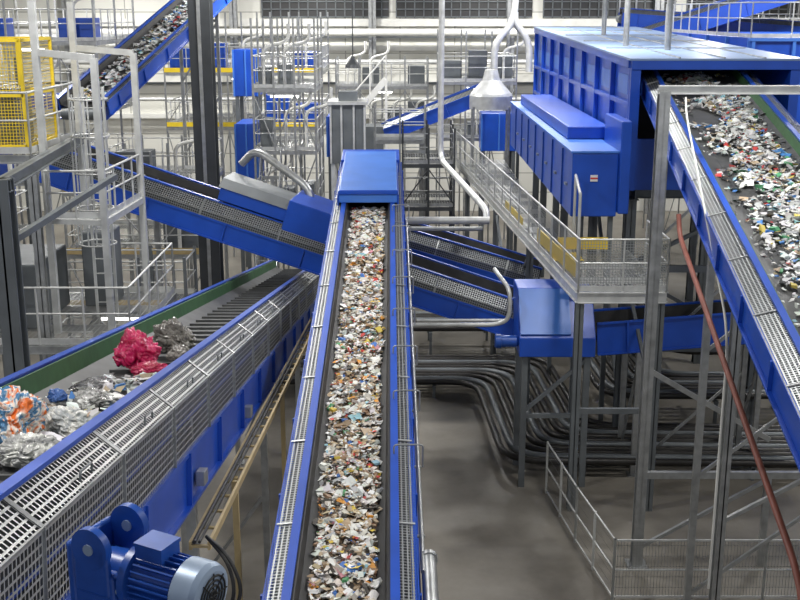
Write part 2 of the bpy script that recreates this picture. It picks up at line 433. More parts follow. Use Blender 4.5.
# ================================================================== CENTRAL CONVEYOR
F, A = conveyor('inclined_belt_conveyor', (-.565, 5.5, 4.49), (-.762, 29, 6.94), .95, gw=.24, gs=.03, bd=.3, legs=(4.5, 12.5, 22), finish=False)
c = A.part('head_cover', BLUE2, .02)  # reflection on the cover top is put into this lighter blue
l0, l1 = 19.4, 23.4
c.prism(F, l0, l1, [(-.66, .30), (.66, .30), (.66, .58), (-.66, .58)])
d = A.part('discharge_hood', BLUE, .02); d.prism(F, l1 - .9, l1 + .3, [(-.74, -.6), (.74, -.6), (.74, .56), (-.74, .56)])
for sg in (-1, 1): d.rect(F, l0, l1, sg * .66, sg * .70, -.3, .5)
d.rect(F, l0 - .03, l0 + .03, -.68, .68, .5, .6)
h = A.part('side_handrail', GALV)
h.pipe([F.pt(5.3, .86, .1), F.pt(18.8, .86, .1), F.pt(18.8, .86, -.4)], .028, .15)
l = 6.
while l < 18.5:
    h.tube(F.pt(l, .7, .1), F.pt(l, .9, .1), .02, 6); l += 1.6
    h.pipe([F.pt(l, .55, .24), F.pt(l, .55, .42), F.pt(l, .92, .42), F.pt(l, .92, .1)], .012, .05, 6)
h.tube(F.pt(3.2, .93, .05), F.pt(5.6, .93, .05), .085, 14); h.lathe(F.pt(5.6, .93, .05), F.t, [(0, .1), (.06, .1), (.1, .06)], 14)
A.done()
waste('mixed_waste', F, .3, 19.8, .72, ((4200, .014, .036), (2600, .035, .065), (480, .06, .1)), PAL, .09)
# ================================================================== LEFT CONVEYOR
FL, AL = conveyor('large_guarded_conveyor', (-3.21, 2.2, 8.48), (-3.33, 34.5, 2.96), 1.34, sides=(1,), gw=.28, gs=.2, gv=.6, bd=.55, perf=PERFN, top=.32, cleats=True, legs=(10, 17, 24), finish=False, liner=GREEN, beltmat=RUBG)
g = AL.part('guard_handles', GREYS)
l = 3
while l < 26:
    g.pipe([FL.pt(l, .98, .17), FL.pt(l, .98, .24), FL.pt(l + .3, .98, .24), FL.pt(l + .3, .98, .17)], .01, .04, 6); l += 2
jb = AL.part('junction_boxes', GALV, .01)
for l in (5.6, 9.2, 13):
    p = FL.pt(l, 1.08, -.85); jb.obox(p, FL.t * .11, FL.s * .05, FL.n * .08)
AL.done()
def bag(A, pn, c, r, cols, seed, sq=(1, 1, .8), rot=0.0):
    bm = bmesh.new(); bmesh.ops.create_icosphere(bm, subdivisions=6, radius=1)
    P = Part(pn, None)
    for v in bm.verts:
        p = v.co.copy(); q = p + V((seed, seed * 2, 0))
        wv = V((noise.noise(q * 1.2), noise.noise(q * 1.2 + V((5, 0, 0))), noise.noise(q * 1.2 + V((0, 9, 0))))) * 1.1
        n1 = noise.noise(q * .8)
        f1 = abs(noise.noise((q + wv) * 1.6)); f2 = abs(noise.noise((q + wv * 1.5) * 3.4)); f3 = abs(noise.noise((q + wv) * 7))
        d = .82 + .36 * n1 + .42 * f1 + .2 * f2 + .04 * f3
        v.co = Matrix.Rotation(rot, 3, 'Z') @ V((p.x * sq[0], p.y * sq[1], max(p.z, -.5) * sq[2])) * d * r + V(c)
    m, N, L, b = newmat(pn + '_plastic')
    tc = N.new('ShaderNodeTexCoord'); nz = N.new('ShaderNodeTexNoise'); nz.inputs['Scale'].default_value = 5.5; nz.inputs['Detail'].default_value = 2; nz.inputs['Distortion'].default_value = 1.6
    L.new(tc.outputs['Object'], nz.inputs['Vector']); cr = N.new('ShaderNodeValToRGB')
    e = cr.color_ramp.elements; e[0].position = .4; e[0].color = (*cols[0], 1); e[1].position = .58; e[1].color = (*cols[-1], 1)
    if len(cols) > 2: x = e.new(.5); x.color = (*cols[1], 1)
    L.new(nz.outputs['Fac'], cr.inputs[0]); L.new(cr.outputs[0], b.inputs['Base Color']); b.inputs['Roughness'].default_value = .24
    b.inputs['Coat Weight'].default_value = .3
    bp = N.new('ShaderNodeBump'); bp.inputs['Strength'].default_value = .35; bp.inputs['Distance'].default_value = .02
    n2 = N.new('ShaderNodeTexNoise'); n2.inputs['Scale'].default_value = 12; n2.inputs['Detail'].default_value = 2; n2.inputs['Distortion'].default_value = 2.5
    L.new(tc.outputs['Object'], n2.inputs['Vector']); L.new(n2.outputs['Fac'], bp.inputs['Height']); L.new(bp.outputs['Normal'], b.inputs['Normal'])
    P = A.part(pn, m)
    P.add([v.co.copy() for v in bm.verts], [[v.index for v in f.verts] for f in bm.faces], smooth=True); bm.free()
def onL(Y, x, h): return FL.pt((Y - 2.2) / FL.t.y, x, h)
A = Asm('bagged_refuse')
bag(A, 'orange_white_bag', onL(8.9, -.12, .27), .26, [(.78, .17, .03), (.85, .8, .72), (.08, .22, .4)], 3, (1, 1.15, 1.05))
bag(A, 'white_bag', onL(9.4, .16, .14), .18, [(.75, .74, .7), (.4, .42, .43)], 5, (1, 1.4, .7), .5)
bag(A, 'clear_bag', onL(8.2, .25, .15), .19, [(.7, .7, .66), (.3, .3, .3)], 8, (1.2, 1, .7))
bag(A, 'brown_bag', onL(10.0, -.3, .12), .17, [(.12, .09, .06), (.4, .34, .27)], 21, (1.3, 1, .6))
bag(A, 'grey_bag_small', onL(10.7, .08, .1), .18, [(.10, .10, .10), (.42, .42, .41)], 23, (1, 1.7, .5), .4)
bag(A, 'black_bag', onL(11.6, -.18, .08), .17, [(.02, .02, .025), (.08, .08, .09)], 29, (1, 1.8, .45), -.4)
bag(A, 'blue_bag', onL(10.9, -.36, .1), .09, [(.03, .1, .35), (.1, .2, .5)], 19)
bag(A, 'red_bag', onL(13.2, -.08, .25), .25, [(.42, .004, .06), (.62, .02, .13)], 11, (1, 1.1, 1.05))
bag(A, 'red_bag_tail', onL(12.8, .18, .1), .16, [(.40, .004, .05), (.58, .02, .11)], 31, (1.3, 1, .6))
bag(A, 'grey_bag', onL(14.5, .14, .26), .27, [(.12, .11, .10), (.26, .245, .22)], 17, (1, 1, 1))
bag(A, 'grey_bag_lower', onL(14.0, .32, .12), .16, [(.12, .11, .10), (.3, .28, .26)], 37, (1, 1.2, .7))
waste('', FL, 5, 10.6, 1.0, ((260, .03, .07), (130, .06, .13)), PALG, .05, False, gauss=.26, A=A)
A.done()

# ================================================================== RIGHT CONVEYOR
FR, AR = conveyor('wide_discharge_conveyor', (5.25, 6, 5.68), (7.87, 31, 9.58), 2.0, gw=.34, gs=.1, bd=.4, top=.3, legs=(13, 20), finish=False, liner=GREEN, beltmat=RUBG)
AR.done()
waste('mixed_waste', FR, .5, 24, 1.85, ((4600, .025, .06), (2100, .06, .11), (420, .1, .17)), PALG, .05, False, bias=.2, gauss=.25, thr=-.24)

# ================================================================== CROSS CONVEYORS
FX, AX = conveyor('cross_belt_conveyor', (-8.6, 27.6, 7.55), (3.3, 26.5, 3.75), 1.1, gw=.25, gs=.25, gv=.15, bd=.45, legs=(2.5,), top=.3, finish=False)
waste('', FX, .3, 4.3, .9, ((300, .04, .1),), PALG, .05, False, A=AX); AX.done()
conveyor('transfer_belt_conveyor', (-.9, 30.6, 5.25), (3.9, 30.3, 3.85), 1.0, gw=.25, gs=.25, gv=.2, bd=.4, legs=(.8,))
conveyor('collecting_belt_conveyor', (4.65, 25.6, 3.45), (10.5, 26.0, 3.8), 1.0, sides=(), legs=(1, 4), top=.4)
F2, A2 = conveyor('elevating_belt_conveyor', (-9.6, 33.5, 8.2), (-7.2, 45, 12.0), 1.3, gw=.2, gs=.05, bd=.4, legs=(10,), finish=False)
waste('', F2, .3, 11, 1.1, ((900, .05, .12),), PALG, .06, False, A=A2); A2.done()
conveyor('rear_belt_conveyor', (-.6, 46, 6.3), (3.6, 45.5, 8.0), .9, gw=.2, gs=.2, bd=.5, legs=(1.5,))
conveyor('rear_belt_conveyor', (10.4, 50, 10.0), (17, 49, 12.2), 1.0, gw=.2, gs=.2, bd=.7, legs=(1,))
conveyor('rear_belt_conveyor', (10.0, 51.5, 10.9), (18, 51, 10.3), 1.0, gw=.2, gs=.2, bd=.7, legs=(1,))
A = Asm('transfer_chute'); p = A.part('chute_body', BLUE, .02); g = A.part('chute_side', GREYS)
Fc = Frame((-4.4, 27.25, 6.5), (-1.3, 26.95, 5.5))
p.prism(Fc, 0, 2.6, [(-.75, .1), (.75, .1), (.75, .42), (-.75, .42)])
g.prism(Fc, -.05, 2.65, [(-.8, .42), (.8, .42), (.5, .6), (-.5, .6)])
p.prism(Fc, 1.7, 2.9, [(-.8, -.1), (.8, -.1), (.8, .66), (-.8, .66)])
A.part('duct', GALV).pipe([(-4.1, 28.4, 7.2), (-3.7, 28.3, 7.6), (-2.3, 27.6, 6.7), (-2.2, 27.5, 6.2)], .1, .4, 12)
A.done()
A = Asm('conveyor_drive_hood'); p = A.part('hood_body', BLUE, .02)
x0, x1 = 2.75, 4.5
vs = [(x, y, z) for x in (x0, x1) for y, z in ((24.2, 3.3), (24.2, 3.75), (25.0, 4.75), (25.9, 4.75), (25.9, 3.3))]
p.add(vs, [(0, 1, 2, 3, 4), (5, 6, 7, 8, 9), (0, 1, 6, 5), (2, 3, 8, 7), (3, 4, 9, 8), (0, 4, 9, 5), (1, 2, 7, 6)])
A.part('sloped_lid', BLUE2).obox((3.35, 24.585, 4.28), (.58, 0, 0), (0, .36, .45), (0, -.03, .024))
q = A.part('stand', GREYS)
for x in (2.9, 4.35):
    for y in (24.4, 25.7): q.beam((x, y, 0), (x, y, 3.3), .14, .14)
q.beam((2.9, 24.4, 1.8), (4.35, 24.4, 1.8), .1, .1); q.beam((2.9, 24.4, 1.9), (4.35, 24.4, 3.2), .08, .08)
q2 = A.part('drive_motor', MOTB); q2.lathe((2.2, 24.5, 3.6), (1, 0, 0), [(0, .14), (.02, .17), (.15, .17), (.16, .14), (.5, .14), (.56, .1)], 16)
A.done()

# ================================================================== SORTING MACHINE
A = Asm('sorting_machine_housing'); S = A.part('wall_panels', BLUE); R = A.part('ribs', BLUE, .01); Rf = A.part('roof', paint('roof_blue_grey', (.24, .34, .54), .4, 0, .06, 1)); D = A.part('interior_shade', BLACK)
X0, X1, Y0, Y1 = 5.85, 9.8, 28, 48
def zt(y): return 9.85 + .5 * (y - 28) / 20
def wallseg(x, ya, yb, z0, part, th=.06):
    vs = [(xx, y, z) for xx in (x, x + th) for y, z in ((ya, z0), (yb, z0), (yb, zt(yb)), (ya, zt(ya)))]
    part.add(vs, [(0, 1, 2, 3), (4, 5, 6, 7), (0, 1, 5, 4), (2, 3, 7, 6), (0, 3, 7, 4), (1, 2, 6, 5)])
wallseg(X0, Y0, Y1, 6.6, S); wallseg(X1 - .06, Y0, Y1, 6.6, S)
S.box(X0, X1, Y1 - .06, Y1, 6.6, zt(Y1) - .02)
y = Y0
while y <= Y1:
    for xa in (X0 - .13, X1): R.box(xa, xa + .13, y - .06, y + .06, 6.6, zt(y) - .02)
    y += 2.5
for z in (6.65, 7.7, 8.75):
    for xa in (X0 - .12, X1): R.box(xa, xa + .12, Y0, Y1, z - .06, z + .06)
bp_ = A.part('inspection_hatches', BLUE2)
y = Y0 + .6
while y < Y1:
    bp_.box(X0 - .03, X0, y, y + 1.3, 8.95, 9.45); y += 2.5
for sx in (X0 - .12, X1 + .12): R.beam((sx, Y0 - .05, zt(Y0) - .1), (sx, Y1, zt(Y1) - .1), .1, .2)
rf = [(x, y, zt(y) + dz) for dz in (0, .05) for x, y in ((X0 - .18, Y0 - .3), (X1 + .18, Y0 - .3), (X1 + .18, Y1), (X0 - .18, Y1))]
Rf.add(rf, [(0, 1, 2, 3), (4, 5, 6, 7), (0, 1, 5, 4), (1, 2, 6, 5), (2, 3, 7, 6), (3, 0, 4, 7)])
seam = A.part('roof_seams', GALV)
for x in (6.9, 8.0, 9.0): seam.beam((x, Y0 - .3, zt(Y0) + .06), (x, Y1, zt(Y1) + .06), .04, .03)
for y in (32, 36, 40, 44): seam.box(X0, X1, y - .02, y + .02, zt(y) + .05, zt(y) + .08)
R.box(X0 - .12, X1 + .12, Y0 - .28, Y0, 9.62, 9.84)
R.box(X0 - .12, X0 + .12, Y0 - .22, Y0, 6.6, 9.62); R.box(X1 - .12, X1 + .12, Y0 - .22, Y0, 6.6, 9.62)
R.box(X0, X1, Y0 - .1, Y0, 6.6, 7.9)
D.box(X0 + .1, X1 - .1, 31.6, 31.7, 6.7, 9.8)  # black sheet stands in for the shade inside the hollow housing
ST = A.part('stand', GREYS)
for y in (28.5, 34, 40, 46):
    for x in (X0 + .2, X1 - .2): ST.ibeam((x, y, 0), (x, y, 6.6), .25, .25)
    ST.ibeam((X0, y, 6.45), (X1, y, 6.45), .2, .3)
for x in (X0 + .2, X1 - .2): ST.ibeam((x, Y0, 6.45), (x, Y1, 6.45), .2, .28)
ST.beam((X0 + .2, 28.5, .3), (X0 + .2, 34, 6), .1, .1)
for z in (2.2, 4.4): ST.beam((X0 + .2, 28.5, z), (X1 - .2, 28.5, z), .14, .18)
ST.beam((X0 + .2, 28.5, 4.5), (X1 - .2, 28.5, 6.3), .1, .1); ST.beam((X1 - .2, 28.5, 2.3), (X0 + .2, 28.5, 4.3), .1, .1)
for (x, y) in ((6.6, 33), (7.4, 31.2), (7.2, 40)): seam.tube((x, y, zt(y)), (x, y, 15.9), .09, 10)
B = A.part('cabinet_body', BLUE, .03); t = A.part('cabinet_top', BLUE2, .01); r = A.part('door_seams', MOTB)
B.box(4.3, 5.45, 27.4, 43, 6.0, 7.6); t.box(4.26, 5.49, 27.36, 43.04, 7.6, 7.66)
B.box(5.45, 5.72, 27.2, 29.5, 6.1, 8.4)
B.box(4.55, 5.7, 30, 42, 7.66, 8.0)
y = 29
while y < 43: r.box(4.26, 4.3, y - .03, y + .03, 6.05, 7.55); y += 2
y = 28.2
while y < 42: A.part('handles', GALV).box(4.24, 4.3, y - .12, y + .12, 6.7, 6.76); y += 2
A.part('warning_label', paint('label_white', (.85, .85, .82), .5)).box(4.76, 4.94, 27.36, 27.4, 6.9, 7.06)
A.part('warning_label_stripe', paint('label_red', (.6, .05, .04), .5)).box(4.76, 4.94, 27.35, 27.36, 6.96, 7.0)
for y in (27.6, 32, 37, 42.6): ST.box(4.5, 4.62, y, y + .12, 0, 6.0); ST.box(5.3, 5.42, y, y + .12, 0, 6.0)
A.done()

A = Asm('screening_machine'); S = A.part('body_panels', BLUE, .01); R = A.part('ribs', BLUE2)
S.box(11.2, 16.5, 36, 48, 7.2, 10.2)
for y in (36, 38.5, 41, 43.5, 46): R.box(11.1, 11.2, y, y + .1, 7.2, 10.2)
for x in (11.2, 12.5, 13.8, 15.1): R.box(x, x + .1, 35.9, 36, 7.2, 10.2)
for z in (7.2, 8.7, 10.1): R.box(11.1, 16.6, 35.88, 35.98, z, z + .1)
rail(A, [(16.4, 36.1, 10.2), (11.2, 36.1, 10.2), (11.2, 47.8, 10.2)], step=1.3)
st = A.part('stand', GREYS)
for x in (11.4, 16.2):
    for y in (36.4, 42, 47.6): st.ibeam((x, y, 0), (x, y, 7.2), .25, .25)
A.done()

A = Asm('machine_walkway')
GR = A.part('grating_deck', GRATE); GR.quad((3.84, 23, 5.16), (5.75, 23, 5.16), (5.75, 27.3, 5.16), (3.54, 27.3, 5.16)); GR.quad((3.54, 27.3, 5.16), (4.25, 27.3, 5.16), (4.25, 45, 5.16), (2.3, 45, 5.16))
B = A.part('deck_beams', GALVL)
B.ibeam((3.84, 23, 5.03), (2.3, 45, 5.03), .1, .24); B.ibeam((3.84, 23, 5.03), (5.75, 23, 5.03), .1, .24); B.ibeam((5.75, 23, 5.03), (5.75, 27.3, 5.03), .1, .24)
for i in range(1, 15):
    y = 23 + i * 1.5; xl = 3.84 - .07 * (y - 23); B.beam((xl, y, 5.05), (5.75 if y < 27.3 else 4.25, y, 5.05), .08, .14)
rail(A, [(3.84, 23, 5.16), (2.3, 45, 5.16)], 1.15, 1.5, GALVL, WIRE)
rail(A, [(3.84, 23, 5.16), (5.75, 23, 5.16), (5.75, 25.2, 5.16)], 1.15, .9, GALVL, WIRE)
C_ = A.part('columns', GREYS)
for x, y in ((3.9, 23.1), (5.65, 23.1), (3.5, 29), (3.1, 35), (2.6, 42), (5.65, 27)): C_.ibeam((x, y, 0), (x, y, 4.92), .18, .18)
C_.beam((3.5, 29, .3), (3.1, 35, 4.7), .08, .08); C_.beam((3.5, 29, 4.7), (3.1, 35, .3), .08, .08); C_.beam((3.9, 23.1, 2.4), (5.65, 23.1, 2.4), .1, .12); C_.beam((5.65, 23.1, 2.5), (5.65, 27, 4.8), .08, .08)
yl = A.part('yellow_toe_plates', YEL)
yl.beam((3.98, 24.2, 5.35), (3.62, 28.4, 5.35), .03, .34); yl.beam((3.95, 27.0, 5.4), (5.2, 27.0, 5.4), .03, .3); yl.beam((3.45, 30.5, 5.3), (3.25, 33.5, 5.3), .03, .2)
yl.box(3.75, 4.45, 26.0, 26.9, 5.17, 5.19)
gt = A.part('gate_posts', GALVL)
for x, y in ((4.0, 24.2), (4.35, 27.1)): gt.tube((x, y, 5.16), (x, y, 7.1), .035, 8)
gt.tube((4.0, 24.2, 7.1), (4.35, 27.1, 7.1), .035, 8)
A.done()

# ================================================================== PORTAL OVER RIGHT CONVEYOR
A = Asm('steel_portal_frame'); P = A.part('posts', GALV)
P.ibeam((4.85, 20.5, 0), (4.85, 20.5, 9.6), .2, .22, .03); P.ibeam((10.4, 20.5, 0), (10.4, 20.5, 9.6), .2, .22, .03)
A.part('cross_beam', GALVL).ibeam((4.74, 20.5, 9.62), (10.6, 20.5, 9.62), .12, .16, .02)
P.box(4.65, 5.05, 20.3, 20.7, 0, .04)
P.beam((4.9, 20.5, 4.2), (7.5, 20.9, 2.6), .08, .1); P.beam((4.9, 20.5, 2.0), (10.4, 20.5, 2.0), .1, .14); P.beam((4.9, 20.5, .4), (7.4, 20.5, 1.9), .07, .07)
P.beam((7.4, 20.5, 0), (7.4, 20.5, 2), .12, .12)
A.done()
A = Asm('steel_support_column'); P = A.part('column', GALV); P.ibeam((5.15, 16.2, 0), (5.15, 16.2, 6.7), .14, .16, .02); P.beam((5.0, 16.2, .02), (5.3, 16.2, .02), .3, .04); P.beam((5.15, 16.3, 3), (8.0, 16.4, 4.6), .06, .06); A.done()
A = Asm('rust_red_pipe'); A.part('pipe', RUST).pipe([(4.98, 19.4, 7.5), (4.97, 19.2, 7.15), (4.55, 11.5, 4.85), (4.5, 11.0, 4.6), (4.5, 11.0, 0.0)], .045, .3, 8); A.done()
A = Asm('hanging_cable'); A.part('cable', WHITEP).pipe([(5.2, 20.3, 9.5), (5.2, 20.2, 9.2), (4.98, 16.0, 6.3), (4.98, 16.0, 2)], .02, .6, 6); A.done()

# ================================================================== FENCE
A = Asm('mesh_fence')
pts = [(3.45, 24.0, 0), (3.75, 21.5, 0), (4.1, 19.1, 0), (7, 19.1, 0), (10, 19.1, 0)]
Pp = A.part('posts', GALVL)
for a, b in zip(pts[:-1], pts[1:]):
    a, b = V(a), V(b); A.part('mesh', FENCEW).quad(a + V((0, 0, .06)), b + V((0, 0, .06)), b + V((0, 0, 1.25)), a + V((0, 0, 1.25)))
    for k in (0, .5, 1): q = a.lerp(b, k); Pp.tube(q, q + V((0, 0, 1.3)), .028, 8)
    for z in (.08, .65, 1.27): Pp.beam(a + V((0, 0, z)), b + V((0, 0, z)), .03, .03)
A.done()
# ================================================================== FLOOR CONDUIT BUNDLES
def bundle(n, y0, xb, y2, z, bend, xl=-5.5, xr=13, yr=None):
    A = Asm('floor_conduit_bundle'); P = A.part('conduits', DUCT); Q = A.part('supports', GREYS); P2 = A.part('light_conduits', GREYS)
    for i in range(n):
        o = i * .26; pp = P2 if i % 3 == 1 else P
        pp.pipe([(xl, y0 + o, z), (xb + o, y0 + o, z), (xb + .3 + o, y2 + o, z), (xr, (y2 if yr is None else yr) + o, z)], .09, bend, 8)
    w = n * .26; x = -5
    while x < xb - 1.2:
        Q.beam((x, y0 - .2, z - .13), (x, y0 + w, z - .13), .1, .08); Q.box(x - .04, x + .04, y0 - .2, y0 - .1, 0, z - .13); Q.box(x - .04, x + .04, y0 + w - .1, y0 + w, 0, z - .13); x += 2
    x = xb + w + 1.2
    while x < xr: Q.beam((x, y2 - .2, z - .13), (x, y2 + w, z - .13), .1, .08); Q.box(x - .04, x + .04, y2 - .2, y2 - .1, 0, z - .13); x += 2.5
    A.done()
bundle(10, 30.8, 2.25, 24.9, .45, 1.0, yr=24.6)
bundle(8, 34.5, 5.2, 28.0, 1.0, 1.0)
bundle(6, 37.6, 7.6, 31.0, 1.3, 1.0)
# ================================================================== LIGHT PIPES
def pipes(name, lst, mat=WHITEP):
    A = Asm(name); P = A.part('pipe', mat)
    for pts, r, bd in lst: P.pipe(pts, r, bd, 10)
    A.done()
pipes('white_conduit_pipe', [([(1.25, 34, 15.9), (1.25, 34, 6.6), (2.3, 29, 5.9), (2.3, 28.8, 5.7)], .09, .5)], GALVL)
pipes('white_conduit_pipe', [([(.15, 28.5, 5.7), (2.35, 28.5, 5.7)], .1, .3), ([(.2, 28.9, 5.4), (2.2, 28.9, 5.4)], .06, .3)], GALVL)
pipes('white_conduit_pipe', [([(.3, 24.3, 4.05), (2.2, 24.3, 4.05), (2.5, 24.2, 4.2), (2.5, 24.2, 4.9), (2.2, 25, 5.2)], .05, .25), ([(.4, 25.2, 3.9), (2.5, 25.2, 3.9)], .04, .2)], GALVL)
pipes('branching_duct', [([(4.7, 46.5, 15.9), (4.7, 46.5, 10.6), (3.9, 46.5, 9.8), (3.9, 46.5, 8.6)], .15, .8), ([(4.7, 46.5, 11), (4.7, 46.5, 10.6), (5.35, 46.6, 9.8), (5.35, 46.6, 8.6)], .15, .6)], GALVL)
A = Asm('extraction_hood'); H = A.part('hood', GALVL); H.lathe((3.6, 44.2, 7.3), (0, 0, 1), [(0, .85), (.5, .85), (.6, .8), (1.1, .35), (1.5, .25)], 20)
K = A.part('frame', GALV)
for sx in (-.7, .7):
    for sy in (-.5, .5): K.beam((3.6 + sx, 44.2 + sy, 5.18), (3.6 + sx, 44.2 + sy, 7.4), .08, .08)
A.done()
A = Asm('vertical_feed_chute'); p = A.part('body', GREYS); q = A.part('ribs', GALVL)
p.box(-2.25, -1.15, 36, 37.2, 6.2, 8.1)
for x in (-2.25, -1.9, -1.5, -1.15): q.box(x - .03, x + .03, 35.95, 36, 6.2, 8.1)
q.box(-2.35, -1.05, 35.9, 37.3, 8.1, 8.2); p.box(-2.0, -1.4, 36.2, 36.9, 8.2, 8.5)
for x in (-2.2, -1.2):
    for y in (36.1, 37.1): q.beam((x, y, 0), (x, y, 6.2), .12, .12)
A.done()
scaffold('service_platform', .1, 2.0, 2, 40.4, 43.5, 2, (4.0, 5.6), 6.9, mat=DARK, rmat=GALV)
A = Asm('pendant_lamp'); h = A.part('shade', DARK); h.lathe((-2.1, 50, 8.6), (0, 0, 1), [(0, .35), (.15, .3), (.4, .1), (.5, .08)], 16); h.tube((-2.1, 50, 9.0), (-2.1, 50, 15.98), .03, 6); A.done()
# ================================================================== BIG COLUMN
A = Asm('building_column'); P = A.part('column', DARK); P.ibeam((-5.72, 32.6, 0), (-5.72, 32.6, 15.98), .62, .62, .06)
P.box(-6.15, -5.3, 32.2, 33, 0, .08)
for z in range(1, 16): P.box(-6.0, -5.44, 32.4, 32.46, z, z + .12)
A.part('cable_strip', GALV).box(-5.78, -5.68, 32.25, 32.28, 2, 15)
A.done()
# ================================================================== LEFT STRUCTURES
A = Asm('access_platform')
deck(A, -8.4, -5.0, 19.6, 23.6, 5.0); rail(A, [(-8.4, 19.6, 5), (-5.0, 19.6, 5), (-5.0, 23.6, 5), (-6.6, 23.6, 5)], step=.85)
deck(A, -9.4, -6.7, 20.0, 23.4, 8.5, lw=.16); rail(A, [(-9.4, 20, 8.5), (-6.7, 20, 8.5), (-6.7, 23.4, 8.5)], step=.8)
p = A.part('frame_posts', GREYS)
p.ibeam((-5.95, 16.3, 0), (-5.95, 16.3, 8.6), .3, .3, .03); p.ibeam((-9, 16.3, 8.5), (-5.8, 16.3, 8.5), .16, .2); p.ibeam((-5.95, 16.3, 8.5), (-6.6, 23.4, 8.5), .16, .2)
p.beam((-5.95, 16.3, 7.6), (-5.2, 20, 8.1), .1, .1)
q = A.part('upper_posts', GALVL)
for x, y in ((-6.6, 20.4), (-6.6, 22.8), (-5.4, 22.8), (-5.5, 20.2)): q.beam((x, y, 5), (x, y, 11.2 if x < -6 else 10.2), .12, .12)
q.beam((-6.6, 20.4, 10.3), (-5.5, 20.2, 10.2), .1, .12); q.beam((-6.6, 22.8, 10.3), (-5.4, 22.8, 10.2), .1, .12); q.beam((-5.5, 20.2, 7.2), (-5.4, 22.8, 7.2), .1, .12); q.beam((-6.6, 20.4, 7.2), (-5.5, 20.2, 7.2), .1, .1)
rail(A, [(-6.6, 20.3, 7.25), (-5.5, 20.3, 7.25), (-5.4, 22.8, 7.25)], .9, .6)
lx, ly = -5.95, 21.6
for dx in (-.2, .2): q.beam((lx + dx, ly, 5), (lx + dx, ly, 9.6), .05, .05)
z = 5.3
while z < 9.4: q.tube((lx - .2, ly, z), (lx + .2, ly, z), .015, 6); z += .3
z = 6.6
while z < 9.7:
    q.sweep([(lx + .36 * math.cos(a), ly - .36 + .36 * math.sin(a), z) for a in [k * 6.283 / 16 for k in range(17)]], .018, 5); z += .7
for k in range(1, 7): a = math.pi + k * math.pi / 7; q.beam((lx + .36 * math.cos(a), ly - .36 + .36 * math.sin(a), 6.6), (lx + .36 * math.cos(a), ly - .36 + .36 * math.sin(a), 9.5), .03, .01)
e = A.part('deck_equipment', GREYS, .03); e.box(-8.0, -7.0, 20.6, 22.6, 5.02, 6.3); e.box(-6.6, -6.0, 22.3, 23.2, 5.02, 6.6)
A.part('lower_drum', DARK).lathe((-7.4, 24.4, 2.0), (1, 0, 0), [(0, .4), (1.8, .4)], 24)
for x in (-7.2, -5.9): e.box(x - .08, x + .08, 24.3, 24.6, 0, 1.7)
A.done()
A = Asm('yellow_safety_cage'); Y = A.part('frame', YEL)
x0, x1, y0, y1, z0, z1 = -9.0, -6.95, 20.6, 22.4, 8.52, 10.5
for x in (x0, x0 + .7, x0 + 1.4, x1):
    for y in (y0, y1): Y.beam((x, y, z0), (x, y, z1), .06, .06)
for z in (z0 + .05, (z0 + z1) / 2, z1):
    for y in (y0, y1): Y.beam((x0, y, z), (x1, y, z), .06, .06)
    for x in (x0, x1): Y.beam((x, y0, z), (x, y1, z), .06, .06)
YM = perforated('yellow_mesh', (.75, .55, .04), .06, .06, .8, .8, 0)
mm = A.part('mesh', YM); mm.quad((x0, y0, z0), (x1, y0, z0), (x1, y0, z1), (x0, y0, z1)); mm.quad((x1, y0, z0), (x1, y1, z0), (x1, y1, z1), (x1, y0, z1))
eq = A.part('enclosed_equipment', GREYS, .03); eq.box(-8.5, -7.3, 21, 22.1, 8.52, 9.6)
A.done()
scaffold('scaffold_tower', -10.5, -6.3, 3, 34, 39, 2, (3.6, 5.6), 6.8, toe=YELR, inner=GREYS)
scaffold('scaffold_tower', -8.2, -5.0, 3, 24.9, 26.2, 1, (2.6, 4.3), 5.5, mat=GREYS, toe=YELR)
scaffold('scaffold_tower', -5.2, -3.0, 3, 39.5, 43, 2, (4.0, 6.2, 8.4), 10.8, inner=GREYS)
scaffold('scaffold_tower', -15.5, -10.8, 3, 40, 46, 2, (5, 7.5, 10), 13, inner=BLUE)
scaffold('scaffold_tower', -12.8, -10.6, 2, 28.5, 31, 1, (5.0, 8.0), 9.8, mat=GREYS, inner=DARK)
scaffold('scaffold_tower', -1.0, 1.0, 2, 43.7, 44.8, 1, (6.1,), 7.4)
scaffold('scaffold_tower', 1.8, 5.2, 3, 50, 54, 1, (5.5, 8.0), 10.2, inner=GREYS)
scaffold('scaffold_tower', -10.5, -3.5, 5, 50, 55, 1, (6.0, 8.4), 11, inner=BLUE, toe=YEL)
scaffold('scaffold_tower', -3.2, 1.4, 4, 56, 58, 1, (5.2, 7.4), 8.8, inner=GREYS)
scaffold('scaffold_tower', 11, 20, 5, 53, 57, 1, (7.5, 9.8), 12)
def stairs(x0, x1, ya, za, yb, zb, n):
    A = Asm('steel_staircase'); s = A.part('stringers', GALV); t = A.part('treads', GRATE)
    for x in (x0, x1):
        s.beam((x, ya, za), (x, yb, zb), .04, .22); s.tube((x, ya, za + 1), (x, yb, zb + 1), .025, 6)
        for k in range(5): u = k / 4; s.tube((x, ya + (yb - ya) * u, za + (zb - za) * u), (x, ya + (yb - ya) * u, za + (zb - za) * u + 1), .02, 6)
    for k in range(n): y = ya + (yb - ya) * k / (n - 1); z = za + (zb - za) * (k + .5) / n; t.quad((x0, y, z), (x1, y, z), (x1, y + .22, z), (x0, y + .22, z))
    for yy, zz in ((ya, za), (yb, zb - .1)): xm = (x0 + x1) / 2; s.beam((xm, yy, 0), (xm, yy, max(.1, zz)), .12, .12); s.beam((x0, yy, max(.1, zz)), (x1, yy, max(.1, zz)), .1, .1)
    A.done()
stairs(-4.9, -4.2, 36.2, 2.2, 39.0, 5.4, 14)
